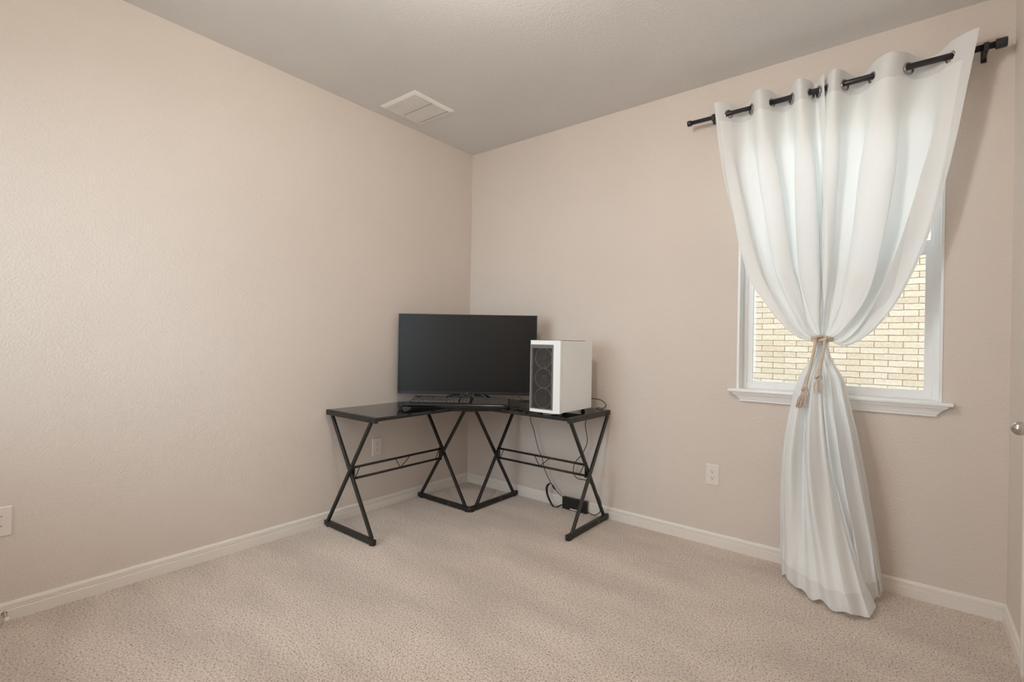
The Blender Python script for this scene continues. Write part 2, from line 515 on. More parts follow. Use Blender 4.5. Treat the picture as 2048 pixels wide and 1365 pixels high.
b = MB()   # painted return lining the opening
e = 0.0005
b.box((-hw + e, -0.003, 0), (-hw + 0.012, 0.088, hh - e)); b.box((hw - 0.012, -0.003, 0), (hw - e, 0.088, hh - e)); b.box((-hw + .012, -0.003, hh - 0.012), (hw - .012, 0.088, hh - e))
b.build('window_jamb', M['vinyl'], win)
b = MB(); ringbox(b, -hw + 0.002, hw - 0.002, 0.0, hh - 0.002, 0.034, 0.075, 0.155, 0.030, 0.034)
b.build('window_frame', M['vinyl'], win)
MEET = 0.745
b = MB(); ringbox(b, -hw + 0.031, hw - 0.031, 0.018, MEET, 0.0335, 0.084, 0.112, 0.026, 0.040)
ls = b.build('lower_sash', M['vinyl'], win)
b = MB(); b.box((-hw + 0.063, 0.096, 0.042), (hw - 0.063, 0.100, MEET - 0.038)); b.build('glass_pane', M['glass'], ls)
b = MB(); b.box((-0.035, 0.078, MEET - 0.016), (0.035, 0.086, MEET + 0.004), bev=0.002); b.cyl((0, 0.082, MEET), (0, 0.082, MEET + 0.012), 0.010, 16)
b.build('sash_lock', M['vinyl'], ls)
b = MB(); ringbox(b, -hw + 0.031, hw - 0.031, MEET - 0.020, hh - 0.03, 0.016, 0.114, 0.138, 0.052, 0.016)
us = b.build('upper_sash', M['vinyl'], win)
b = MB(); b.box((-hw + 0.046, 0.124, MEET + 0.03), (hw - 0.046, 0.128, hh - 0.045)); b.build('glass_pane', M['glass'], us)
b = MB(); b.box((-hw + 0.05, 0.1475, 0.03), (hw - 0.05, 0.1485, MEET)); b.build('dimming_screen', M['screen'], win)  # sheet added to darken the view through the lower sash

fill_win = empty('fill_window', ((FX0 + FX1) / 2, YB, FZ0)); struct(fill_win)  # added window, out of view, lets in cool fill daylight
h2 = (FX1 - FX0) / 2
b = MB(); ringbox(b, -h2 + .001, h2 - .001, 0.001, FZ1 - FZ0 - .001, 0.05, -0.14, -0.07); b.box((-0.025, -0.135, 0.05), (0.025, -0.075, FZ1 - FZ0 - 0.05)); b.build('window_frame', M['vinyl'], fill_win)
for sx in (-1, 1):
    b = MB(); b.box((sx * 0.026, -0.107, 0.052), (sx * (h2 - 0.052), -0.103, FZ1 - FZ0 - 0.052)); b.build('glass_pane', M['glass'], fill_win)

# stool and apron under the window (trim_2)
b = MB()
prof = [(-0.0745, 0.934), (0.040, 0.934), (0.0445, 0.932), (0.0465, 0.928), (0.0455, 0.922), (0.041, 0.919), (0.0, 0.919), (0.0, 0.9335), (-0.0745, 0.9335)]
b.box((2.075, -0.046, 0.917), (3.046, -0.0003, 0.9345), bev=0.006)
b.box((WX0 + .0005, -0.01, 0.922), (WX1 - .0005, 0.0745, 0.9352))
ap = [(0.036, 0.918), (0.034, 0.908), (0.026, 0.898), (0.020, 0.886), (0.018, 0.879), (0.015, 0.874), (0.015, 0.867)]
n0 = len(ap)
A = []; B_ = []
for o_, z in ap:
    inset = 0.036 - o_
    x0 = 2.096 + inset * 1.9; x1 = 3.028 - inset * 1.9
    A.append((x0, -o_, z)); B_.append((x1, -o_, z))
va = [b.bm.verts.new(p_) for p_ in A]; vb = [b.bm.verts.new(p_) for p_ in B_]
wa = [b.bm.verts.new((p_[0], -0.0003, p_[2])) for p_ in A]; wb_ = [b.bm.verts.new((p_[0], -0.0003, p_[2])) for p_ in B_]
for i in range(n0 - 1):
    b.bm.faces.new((va[i], va[i + 1], vb[i + 1], vb[i]))
    b.bm.faces.new((wa[i], va[i], va[i + 1], wa[i + 1])); b.bm.faces.new((wb_[i], vb[i], vb[i + 1], wb_[i + 1]))
    b.bm.faces.new((wa[i], wa[i + 1], wb_[i + 1], wb_[i]))
b.bm.faces.new((va[-1], vb[-1], wb_[-1], wa[-1])); b.bm.faces.new((va[0], vb[0], wb_[0], wa[0]))
struct(b.build('trim_2', M['vinyl']))

# ------------------------------------------------------------------ outside
nh = empty('neighbouring_house', (2.5, 3.30, -0.6))
tag(nh, 'cream painted brick house seen through the window', 'house')
b = MB(); b.box((-6.5, 0, 0), (7.5, 0.25, 3.75)); b.build('brick_wall', M['brick'], nh)
b = MB()
vs = [b.bm.verts.new(v) for v in ((-6.9, -0.35, 3.72), (7.9, -0.35, 3.72), (7.9, 4.5, 5.6), (-6.9, 4.5, 5.6), (-6.9, -0.35, 3.88), (7.9, -0.35, 3.88), (7.9, 4.5, 5.76), (-6.9, 4.5, 5.76))]
for f in ((0, 3, 2, 1), (4, 5, 6, 7), (0, 1, 5, 4), (1, 2, 6, 5), (2, 3, 7, 6), (3, 0, 4, 7)): b.bm.faces.new([vs[i_] for i_ in f])
b.build('roof', M['roof'], nh)
b = MB(); b.box((-12, -16, -0.75), (16, 14, -0.60)); struct(b.build('ground', M['ground']))

# ------------------------------------------------------------------ ceiling light (above the frame)
cl = empty('ceiling_light', (1.86, -2.02, H))
tag(cl, 'round glass globe light hanging from the middle of the ceiling', 'ceiling light')
b = MB(); b.lathe([(0, -0.0005), (0.065, -0.0005), (0.066, -0.010), (0.055, -0.022), (0.010, -0.028), (0.010, -0.115), (0.045, -0.120), (0.047, -0.138), (0, -0.138)], 40); b.build('canopy', M['nickel'], cl)
b = MB(); b.lathe([(0.046, -0.139)] + [(0.11 * sin(a), -0.237 + 0.11 * cos(a)) for a in [radians(25 + 155 * k / 24) for k in range(24)]] + [(0, -0.347)], 48); b.build('lamp_shade', M['lamp'], cl)

# ------------------------------------------------------------------ ceiling register
vt = empty('ceiling_vent', (0.2835, -0.842, H))
tag(vt, 'square white louvred air vent in the ceiling near the left wall', 'vent')
S = 0.1735; I = 0.150
b = MB()
for k in range(4):
    c_, s_ = cos(k * pi / 2), sin(k * pi / 2)
    ring = [(-S, -S, 0), (S, -S, 0), (S, -S, -0.003), (-S, -S, -0.003), (-I, -I, -0.012), (I, -I, -0.012), (I, -I, 0.0), (-I, -I, 0.0)]
    v = [b.bm.verts.new((c_ * x - s_ * y, s_ * x + c_ * y, z)) for x, y, z in ring]
    b.bm.faces.new((v[0], v[1], v[2], v[3])); b.bm.faces.new((v[3], v[2], v[5], v[4])); b.bm.faces.new((v[4], v[5], v[6], v[7]))
b.build('vent_frame', M['register'], vt)
b = MB(); b.box((-I, -I, -0.0015), (I, I, -0.0005)); b.build('vent_shade_sheet', M['dark'], vt)  # dark sheet stands in for the shade above the louvres
b = MB()      # closed louvre blades behind the comb
b.box((-I, -I, -0.0045), (I, -0.008, -0.003)); b.box((-I, 0.005, -0.0045), (I, I - 0.016, -0.003))
b.build('blade_bank', M['register'], vt)
b = MB(); b.box((-I + .003, -0.0078, -0.0082), (I - .003, 0.0048, -0.0075)); b.box((-I + .003, I - 0.0158, -0.0082), (I - .003, I - 0.004, -0.0075)); b.build('slot_shade_strip', M['dark'], vt)  # dark strips stand in for the shade in the slot rows
b = MB()
nn = 26
for i in range(nn):
    x = -I + 0.006 + (2 * I - 0.012) * i / (nn - 1)
    for (ya, yb) in ((-I, -0.008), (0.005, I - 0.016)):
        b.box((x - 0.0034, ya, -0.0115), (x + 0.0034, yb, -0.0085))
    b.box((x - 0.0016, -0.008, -0.0110), (x + 0.0016, 0.005, -0.0085)); b.box((x - 0.0016, I - 0.016, -0.0110), (x + 0.0016, I, -0.0085))
b.build('louvre_bank', M['register'], vt)
for y in (-0.162, 0.162):
    b = MB(); b.cyl((0, y, -0.0045), (0, y, -0.0085), 0.004, 14); b.build('screw', M['register'], vt)


# ------------------------------------------------------------------ outlets
def rrect(w, h, r, cy=0.0, n=5):
    out = []
    for (sx, sy, a0) in ((1, 1, 0), (-1, 1, 90), (-1, -1, 180), (1, -1, 270)):
        for k in range(n + 1):
            a = radians(a0 + 90 * k / n)
            out.append((sx * (w / 2 - r) + r * cos(a), cy + sy * (h / 2 - r) + r * sin(a)))
    return out


def face_prism(b, pts, y0, y1):
    lo = [b.bm.verts.new((x, y0, z)) for x, z in pts]; hi = [b.bm.verts.new((x, y1, z)) for x, z in pts]
    n = len(pts)
    b.bm.faces.new(lo); b.bm.faces.new(hi)
    for i in range(n): b.bm.faces.new((lo[i], lo[(i + 1) % n], hi[(i + 1) % n], hi[i]))


def outlet(loc, rz, label):
    r = empty('wall_outlet', loc, rz)
    tag(r, label, 'outlet', 'wall outlets above the baseboards')
    b = MB(); w, h = 0.078, 0.122
    A_ = rrect(w, h, 0.004); B2 = rrect(w - 0.008, h - 0.008, 0.004)
    lo = [b.bm.verts.new((x, -0.0004, z)) for x, z in A_]; m1 = [b.bm.verts.new((x, -0.003, z)) for x, z in A_]; hi = [b.bm.verts.new((x, -0.006, z)) for x, z in B2]
    n = len(lo); b.bm.faces.new(lo); b.bm.faces.new(hi)
    for i in range(n):
        j = (i + 1) % n
        b.bm.faces.new((lo[i], lo[j], m1[j], m1[i])); b.bm.faces.new((m1[i], m1[j], hi[j], hi[i]))
    b.build('cover_plate', M['plastic_white'], r)
    for s in (1, -1):
        b = MB()
        pts = []
        for k in range(40):     # round socket face with flattened top and bottom
            a = 2 * pi * k / 40
            pts.append((0.0175 * cos(a), s * 0.0197 + max(-0.0142, min(0.0142, 0.0175 * sin(a)))))
        face_prism(b, pts, -0.006, -0.0072)
        rc = b.build('receptacle', M['plastic_white'], r)
        for (x, z, ww, zz) in ((-0.0065, 0.003, 0.0016, 0.008), (0.0065, 0.003, 0.0016, 0.0065)):
            b = MB(); b.box((x - ww / 2 - .0003, -0.0076, s * 0.0197 + z - zz / 2), (x + ww / 2 + .0003, -0.007, s * 0.0197 + z + zz / 2)); b.build('slot', M['slot'], rc)
        b = MB(); b.cyl((0, -0.007, s * 0.0197 - 0.0075), (0, -0.0076, s * 0.0197 - 0.0075), 0.0026, 14); b.build('ground_hole', M['slot'], rc)
    b = MB(); b.cyl((0, -0.006, 0), (0, -0.0074, 0), 0.0032, 14); b.build('screw', M['plastic_white'], r)
    return r


outlet((1.989, 0, 0.4155), 0, 'white outlet on the window wall between the desk and the curtain')
outlet((0, -0.917, 0.4325), pi / 2, 'white outlet on the left wall seen under the desk')
outlet((0, -2.752, 0.411), pi / 2, 'white outlet on the left wall cut by the left edge of the photo')

# door stop on the left baseboard
ds = empty('door_stop', (0.014, -2.733, 0.036))
tag(ds, 'spring door stop with white tip screwed to the left baseboard', 'door stop')
b = MB(); b.cyl((0.0002, 0, 0), (0.006, 0, 0), 0.010, 18, 0.008); b.build('base', M['nickel'], ds)
b = MB(); b.tube([(0.006 + 0.05 * k / 160, 0.0055 * cos(k * 2 * pi / 10), 0.0055 * sin(k * 2 * pi / 10)) for k in range(161)], 0.0013, 6); b.build('spring', M['nickel'], ds)
b = MB(); b.lathe([(0, 0), (0.007, 0), (0.009, 0.004), (0.009, 0.014), (0.006, 0.018), (0, 0.019)], 18, Matrix.Translation((0.056, 0, 0)) @ Matrix.Rotation(radians(90), 4, 'Y'))
b.build('rubber_tip', M['plastic_white'], ds)

# ------------------------------------------------------------------ desk
DH = 0.732
dk = empty('corner_desk', (0.27, -0.27, 0))
tag(dk, 'L-shaped corner desk with black glass top and black crossed metal legs', 'desk')
OX, OY = -0.27, 0.27      # parts are drawn in room coordinates, then shifted


def dpart(b, name, mat, smooth=False, parent=None):
    bmesh.ops.translate(b.bm, vec=(OX, OY, 0), verts=b.bm.verts[:])
    return b.build(name, mat, parent or dk, smooth)


XL, YE, XE = 0.018, -1.318, 1.327      # wall side, left arm's end, right arm's end
DD = 0.503                             # depth of both arms
# glass: left arm, corner wedge, right arm
fx = XL + DD; fy = -XL - DD
cham = 0.17


def arcpts(p0, p1, ctr, n):
    out = []
    for k in range(n + 1):
        t = k / n
        x = (1 - t) ** 2 * p0[0] + 2 * t * (1 - t) * ctr[0] + t * t * p1[0]
        y = (1 - t) ** 2 * p0[1] + 2 * t * (1 - t) * ctr[1] + t * t * p1[1]
        out.append((x, y))
    return out


yj = -0.555 - cham; xj = 0.555 + cham
b = MB(); b.prism([(XL, YE + 0.024), (fx - 0.002, YE + 0.024), (fx - 0.002, yj - 0.0015), (XL, yj - 0.0015)], DH - 0.008, DH); dpart(b, 'glass_panel', M['black_glass'])
b = MB(); b.prism([(XL, yj + 0.0015), (fx - 0.002, yj + 0.0015)] + arcpts((fx + .0, yj + 0.05), (xj - 0.05, fy), (fx + 0.045, fy - 0.045), 14) + [(xj - 0.0015, fy), (xj - 0.0015, -XL), (XL, -XL)], DH - 0.008, DH)
dpart(b, 'glass_panel', M['black_glass'])
b = MB(); b.prism([(xj + 0.0015, fy + 0.002), (XE - 0.024, fy + 0.002), (XE - 0.024, -XL), (xj + 0.0015, -XL)], DH - 0.008, DH); dpart(b, 'glass_panel', M['black_glass'])
# support rails under the glass along the front and the walls
def rail(p, q): 
    b = MB(); b.bar((*p, DH - 0.015), (*q, DH - 0.015), 0.018, 0.0135); dpart(b, 'support_rail', M['black_metal'])
rail((fx - 0.012, YE + 0.02), (fx - 0.012, yj + 0.02)); rail((xj - 0.02, fy + 0.012), (XE - 0.02, fy + 0.012))
rail((fx - 0.012, yj + 0.02), (xj - 0.02, fy + 0.012)); rail((XL + 0.012, YE + 0.02), (XL + 0.012, -XL - .02)); rail((XL + 0.02, -XL - 0.012), (XE - 0.02, -XL - 0.012))
# end rails with bolts
b = MB(); b.box((XL, YE, DH - 0.032), (fx + 0.004, YE + 0.023, DH + 0.001), bev=0.0025); er1 = dpart(b, 'end_rail', M['black_metal'])
b = MB(); b.box((XE - 0.023, fy - 0.004, DH - 0.032), (XE, -XL, DH + 0.001), bev=0.0025); er2 = dpart(b, 'end_rail', M['black_metal'])
for x in (XL + 0.055, fx - 0.045):
    b = MB(); b.cyl((x, YE + .001, DH - 0.014), (x, YE - 0.003, DH - 0.014), 0.0055, 14); dpart(b, 'bolt', M['rubber'], parent=er1)
for y in (fy + 0.045, -XL - 0.055):
    b = MB(); b.cyl((XE - .001, y, DH - 0.014), (XE + 0.003, y, DH - 0.014), 0.0055, 14); dpart(b, 'bolt', M['rubber'], parent=er2)
TW = 0.019
FT = 0.036    # top of the foot rails


def xframe(p0, p1, dirn, top0, top1):
    """crossed legs between floor plan points p0 (wall side) and p1 (front side)"""
    p0 = Vector((*p0, 0)); p1 = Vector((*p1, 0)); d = (p1 - p0).normalized(); nrm = Vector((d.y, -d.x, 0))
    a = 0.035; L = (p1 - p0).length
    off = nrm * 0.0095
    z1 = DH - 0.030
    for (s0, s1, o) in ((a, L - a, off), (L - a, a, -off)):
        b = MB(); b.bar(p0 + d * s0 + o + Vector((0, 0, FT - 0.004)), p0 + d * s1 + o + Vector((0, 0, z1)), TW, TW * 0.97, up=nrm, bev=0.003); dpart(b, 'leg', M['black_metal'])


def foot(p0, p1, bolt_at=None, side=None):
    p0 = Vector((*p0, 0.0)); p1 = Vector((*p1, 0.0)); d = (p1 - p0).normalized()
    b = MB(); b.bar(p0 + Vector((0, 0, 0.0215)), p1 + Vector((0, 0, 0.0215)), 0.024, 0.031, bev=0.003)
    fr = dpart(b, 'foot_rail', M['black_metal'])
    for s in (0.03, (p1 - p0).length - 0.03):
        q = p0 + d * s
        b = MB(); b.cyl(q, q + Vector((0, 0, 0.0065)), 0.012, 16); dpart(b, 'foot_pad', M['rubber'], parent=fr)
    if bolt_at is not None:
        q = p0 + d * bolt_at + Vector(side) * 0.012 + Vector((0, 0, 0.022))
        b = MB(); b.cyl(q, q + Vector(side) * 0.002, 0.0045, 12); dpart(b, 'bolt', M['bolt'], parent=fr)


yl = YE + 0.0115; xr = XE - 0.0115
yc = -0.543; xc = 0.543
foot((XL, yl), (fx + 0.004, yl))
foot((xr, -XL), (xr, fy - 0.004), 0.14, (1, 0, 0))
foot((XL, yc), (xc, yc), 0.33, (0, -1, 0))
foot((xc, -XL), (xc, yc), 0.20, (1, 0, 0))
b = MB(); b.cyl((xc, yc, 0.006), (xc, yc, 0.037), 0.0122, 20); dpart(b, 'corner_joint', M['black_metal'])
xframe((XL, yl), (fx, yl), 0, 0, 0)
xframe((xr, -XL), (xr, fy), 0, 0, 0)
xframe((XL, yc), (fx + 0.005, yc), 0, 0, 0)
xframe((xc, -XL), (xc, -fx - 0.005), 0, 0, 0)
b = MB()     # knuckle bracket under the corner panel
b.cyl((xc + 0.012, yc - 0.012, DH - 0.034), (xc + 0.012, yc - 0.012, DH - 0.020), 0.022, 20)
b.cyl((xc - 0.012, yc - 0.03, DH - 0.036), (xc - 0.012, yc - 0.03, DH - 0.020), 0.012, 16); b.cyl((xc + 0.03, yc + 0.012, DH - 0.036), (xc + 0.03, yc + 0.012, DH - 0.020), 0.012, 16)
dpart(b, 'corner_bracket', M['black_metal'])
# pairs of stretchers with thin braces between the crossings
def stretchers(p0, p1):
    p0 = Vector((*p0, 0)); p1 = Vector((*p1, 0)); zu, zl = 0.403, 0.335
    for z in (zu, zl):
        b = MB(); b.cyl(p0 + Vector((0, 0, z)), p1 + Vector((0, 0, z)), 0.0075, 16); dpart(b, 'stretcher', M['black_metal'])
    d = (p1 - p0)
    for (s0, z0, s1, z1) in ((0.02, zl, 0.065, zu), (0.44, zu, 0.50, zl), (0.50, zl, 0.62, zu), (0.935, zl, 0.98, zu)):
        b = MB(); b.cyl(p0 + d * s0 + Vector((0, 0, z0)), p0 + d * s1 + Vector((0, 0, z1)), 0.0027, 8)
        dpart(b, 'brace', M['black_metal'])
    for q in (p0, p1):
        b = MB(); dd = (p1 - p0).normalized()
        c = q + Vector((0, 0, 0.369))
        b.bar(c - Vector((0, 0, 0.045)) , c + Vector((0, 0, 0.045)), 0.026, 0.006, up=(dd.x, dd.y, 0)); dpart(b, 'crossing_plate', M['black_metal'])


xm = (XL + fx) / 2
stretchers((xm, yl + 0.024), (xm, yc - 0.024))
stretchers((xc + 0.024, -xm), (xr - 0.024, -xm))

# ------------------------------------------------------------------ television used as monitor
FW = Vector((-0.6235, 0.782, 0)); RT = Vector((0.782, 0.6235, 0))
tvt = 3.50
tc = Vector((2.875, -3.0327, 0)) + tvt * (FW + RT * (-0.0895))
YAW = _yaw
tv = empty('television', (tc.x, tc.y, DH), YAW)
tag(tv, 'large black flat television screen used as monitor in the corner of the desk', 'television')
tw, th = 0.979 * 1.0, 0.565
zb = 0.069   # bottom edge above desk
tilt = 0.0
b = MB(); b.box((-tw / 2, 0.0, zb), (tw / 2, 0.012, zb + th), bev=0.003); b.box((-tw / 2 + 0.10, 0.011, zb + 0.015), (tw / 2 - 0.10, 0.058, zb + 0.36), bev=0.012)
shell = b.build('housing', M['tv'], tv)
b = MB(); ringbox(b, -tw / 2, tw / 2, zb, zb + th, 0.0075, -0.006, 0.002, 0.018, 0.0085); bz = b.build('bezel', M['tv'], tv)
b = MB(); b.box((-tw / 2 + 0.006, -0.0025, zb + 0.017), (tw / 2 - 0.006, 0.001, zb + th - 0.0075)); b.build('display_panel', M['tv_screen'], tv)
b = MB(); b.box((-0.004, -0.0068, zb + 0.007), (0.010, -0.0058, zb + 0.0105)); b.build('badge', M['bolt'], bz)
for s in (-1, 1):      # splayed stand legs
    b = MB()
    p0 = Vector((0.055 * s - 0.0, 0.025, zb + 0.002)); kn = Vector((0.10 * s, -0.015, zb - 0.018)); p1 = Vector((0.20 * s, -0.030, 0.006)); p2 = Vector((0.19 * s, 0.16, 0.006))
    for q, r in ((p1, 0.009), (p2, 0.008)):
        pts = [p0, p0.lerp(q, .35) + Vector((0, 0, 0.018)), p0.lerp(q, .7) + Vector((0, 0, 0.012)), q]
        b.tube(bezier_pts(pts, 6), [0.012 - 0.006 * i / 18 for i in range(19)], 10)
        b.cyl(q - Vector((0, 0, 0.0055)), q + Vector((0, 0, 0.004)), 0.010, 14)
    b.build('stand_leg', M['tv'], tv, True)
b = MB(); b.tube(bezier_pts([(-0.014, 0.0, zb + .004), (-0.008, -0.012, zb - 0.012), (0.002, -0.02, 0.02), (0.0, 0.02, 0.005), (0.05, 0.10, 0.004)], 8), 0.0025, 8)
b.build('signal_cable', M['rubber'], tv)
b = MB(); b.tube(bezier_pts([(0.035, 0.0, zb + .004), (0.026, -0.01, zb - 0.014), (0.010, -0.015, 0.022), (-0.02, 0.03, 0.005), (-0.03, 0.12, 0.004)], 8), 0.0025, 8)
b.build('power_cable', M['rubber'], tv)

# ------------------------------------------------------------------ lapboard with keyboard and mouse pad
lt = 3.215
lc = Vector((2.875, -3.0327, 0)) + lt * (FW + RT * (-0.1065))
lap = empty('keyboard_lapboard', (lc.x, lc.y, DH), YAW)
tag(lap, 'black lapboard carrying keyboard on its left and mouse pad on its right', 'lapboard')
LW = 0.665; LD = 0.235
def slab(b, x0, x1, y0, y1, zf0, zf1, zb0, zb1):
    vs = [b.bm.verts.new(v) for v in ((x0, y0, zf0), (x1, y0, zf0), (x1, y1, zb0), (x0, y1, zb0), (x0, y0, zf1), (x1, y0, zf1), (x1, y1, zb1), (x0, y1, zb1))]
    for f in ((0, 3, 2, 1), (4, 5, 6, 7), (0, 1, 5, 4), (1, 2, 6, 5), (2, 3, 7, 6), (3, 0, 4, 7)): b.bm.faces.new([vs[i] for i in f])
b = MB(); slab(b, -LW / 2, LW / 2, 0.0, LD, 0.012, 0.030, 0.016, 0.050)
bmesh.ops.bevel(b.bm, geom=b.bm.edges[:], offset=0.003, segments=2, affect='EDGES')
b.build('tray', M['gloss_black'], lap)
b = MB(); b.box((-LW / 2 + 0.02, 0.03, 0.0004), (LW / 2 - 0.02, LD - 0.03, 0.014), bev=0.004); b.build('base_cushion', M['rubber'], lap)
b = MB()     # rounded wrist rest along the front, reaching past the tray on the left
pts = [(-LW / 2 - 0.045, -0.008, 0.026), (-LW / 2, -0.010, 0.028), (0.0, -0.012, 0.028), (LW / 2, -0.008, 0.027)]
b.tube(bezier_pts(pts, 8), 0.0125, 14); b.build('wrist_rest', M['gloss_black'], lap, True)
b = MB(); b.box((-LW / 2 - 0.055, -0.024, 0.012), (-LW / 2 - 0.022, 0.014, 0.044), bev=0.006); b.box((-LW / 2 - 0.050, -0.018, 0.0004), (-LW / 2 - 0.03, 0.006, 0.014), bev=0.002)
b.build('end_clamp', M['rubber'], lap)
KX0, KX1 = -LW / 2 + 0.008, 0.075
kb = MB(); slab(kb, KX0, KX1, 0.030, LD - 0.010, 0.032, 0.040, 0.050, 0.060)
kbo = kb.build('keyboard', M['tv'], lap)
slope = (0.060 - 0.040) / (LD - 0.040)
rows = [(0.046, [1.25, 1.25, 1.25, 6.25, 1.25, 1.25, 1.25, 1.25, .4, 1, 1, 1]), (0.0655, [2.25] + [1] * 10 + [2.75, .4, -1, 1, -1]), (0.085, [1.75] + [1] * 11 + [2.25, .4, -1, -1, -1]),
        (0.1045, [1.5] + [1] * 12 + [1.5, .4, 1, 1, 1]), (0.124, [1] * 13 + [2, .4, 1, 1, 1]), (0.152, [1, -1, 1, 1, 1, 1, -.5, 1, 1, 1, 1, -.5, 1, 1, 1, 1, .4, 1, 1, 1])]
for ri, (yy, ks) in enumerate(rows):
    tot = sum(abs(k) for k in ks); ux = (KX1 - KX0 - 0.016) / tot; x = KX0 + 0.008
    b = MB()
    for k in ks:
        wk = abs(k) * ux
        if k > 0 and abs(k - .4) > 1e-6:
            z0 = 0.040 + (yy - 0.030) * slope
            y0, y1 = yy, yy + 0.0165
            q = [(x + 0.0012, y0, z0), (x + wk - 0.0012, y0, z0), (x + wk - 0.0012, y1, z0 + .0017), (x + 0.0012, y1, z0 + .0017)]
            t_ = [(x + 0.003, y0 + 0.002, z0 + 0.009), (x + wk - 0.003, y0 + 0.002, z0 + 0.009), (x + wk - 0.003, y1 - 0.0025, z0 + 0.0105), (x + 0.003, y1 - 0.0025, z0 + 0.0105)]
            vs = [b.bm.verts.new(v) for v in q + t_]
            for f in ((0, 3, 2, 1), (4, 5, 6, 7), (0, 1, 5, 4), (1, 2, 6, 5), (2, 3, 7, 6), (3, 0, 4, 7)): b.bm.faces.new([vs[i] for i in f])
        x += wk
    b.build('key_row', M['key'], kbo)
b = MB(); slab(b, 0.085, LW / 2 - 0.008, 0.012, LD - 0.006, 0.0305, 0.034, 0.0475, 0.056); mp_ = b.build('mouse_pad', M['pad'], lap)
b = MB(); b.box((LW / 2 - 0.030, 0.016, 0.0345), (LW / 2 - 0.014, 0.021, 0.0352), rot=Matrix.Rotation(0.08, 4, 'X')); b.build('badge', M['plastic_white'], mp_)
b = MB(); b.tube(bezier_pts([(LW / 2 - .004, 0.06, 0.030), (LW / 2 + 0.03, 0.055, 0.022), (LW / 2 + 0.055, 0.035, 0.010), (LW / 2 + 0.07, 0.02, 0.008)], 8), 0.0022, 8)
b.tube(bezier_pts([(LW / 2 - .004, 0.03, 0.018), (LW / 2 + 0.01, -0.004, 0.008), (LW / 2 + 0.03, 0.0, 0.004), (LW / 2 + 0.05, 0.05, 0.003), (LW / 2 + 0.085, 0.09, 0.02)], 8), 0.0022, 8)
b.build('usb_cable', M['rubber'], lap)
b = MB(); b.box((LW / 2 + 0.062, 0.004, 0.003), (LW / 2 + 0.092, 0.016, 0.010), bev=0.002); b.box((LW / 2 + 0.055, 0.024, 0.003), (LW / 2 + 0.090, 0.036, 0.011), bev=0.002); b.build('usb_plug', M['gloss_black'], lap)
# loose cable from the television to the plug on the desk
b = MB()
P = lambda x, y, z: (lc.x + RT.x * x + FW.x * y, lc.y + RT.y * x + FW.y * y, z)
b.tube(bezier_pts([P(0.385, 0.272, 0.812), P(0.40, 0.24, 0.790), P(0.447, 0.17, 0.768), P(0.44, 0.11, 0.738), P(0.41, 0.07, 0.7355), P(0.385, 0.05, 0.7355), P(0.40, 0.12, 0.7355), P(0.36, 0.20, 0.7355)], 10), 0.0022, 8)
adopt(b.build('power_cord', M['rubber']), tv)

# ------------------------------------------------------------------ computer tower
PW, PD, PH = 0.211, 0.403, 0.434
pc = empty('computer_tower', (1.167, -0.377, DH), 0.012)
tag(pc, 'white desktop computer tower with dark mesh front and three fans on the desk', 'computer')
z0 = 0.0255
x0, x1, y0, y1 = -PW / 2, PW / 2, -PD / 2, PD / 2
yf = y0 + 0.038            # the front bezel is a separate block with a bevelled right edge
b = MB(); b.box((x0 + 0.0015, yf, z0), (x1 - 0.002, y1, z0 + PH - 0.001), bev=0.002); b.build('chassis', M['pc_white'], pc)
b = MB(); b.box((x1 - 0.002, yf + 0.0012, z0 + 0.001), (x1 + 0.0, y1 - 0.004, z0 + PH - 0.001), bev=0.0008); b.build('side_panel', M['pc_white'], pc)
b = MB(); b.box((x0 - 0.0, yf + 0.0012, z0 + 0.001), (x0 + 0.0015, y1 - 0.004, z0 + PH - 0.001)); b.build('side_panel', M['pc_white'], pc)
b = MB()
ix0, ix1 = x0 + 0.0045, x1 - 0.040
outer = [(x0, yf - 0.0006), (x0, y0 + 0.004), (x0 + 0.004, y0), (x1 - 0.034, y0), (x1, y0 + 0.014), (x1, yf - 0.0016)]
zt, zbm = z0 + PH, z0 - 0.002
iz0, iz1 = z0 + 0.016, z0 + PH - 0.026
b.prism(outer, zbm, iz0); b.prism(outer, iz1, zt)
b.prism([(x0, yf - 0.0006), (x0, y0 + 0.004), (x0 + 0.004, y0), (ix0, y0), (ix0, yf - 0.0006)], iz0, iz1)
b.prism([(ix1, yf - 0.0006), (ix1, y0), (x1 - 0.034, y0), (x1, y0 + 0.014), (x1, yf - 0.0016)], iz0, iz1)
fp = b.build('front_bezel', M['pc_white'], pc)
b = MB(); b.box((ix0, yf - 0.004, iz0), (ix1, yf - 0.001, iz1)); b.build('fan_bulkhead', M['dark'], pc)
b = MB(); ringbox(b, ix0, ix1, iz0, iz1, 0.013, y0 + 0.0005, y0 + 0.006, 0.006, 0.022); b.build('filter_frame', M['pc_grey'], pc)
b = MB(); b.box((ix0 + 0.012, y0 + 0.003, iz0 + 0.005), (ix1 - 0.012, y0 + 0.0036, iz1 - 0.021)); b.build('mesh_filter', M['mesh'], pc)
fcx = (ix0 + ix1) / 2; fh_ = (iz1 - iz0 - 0.03) / 3
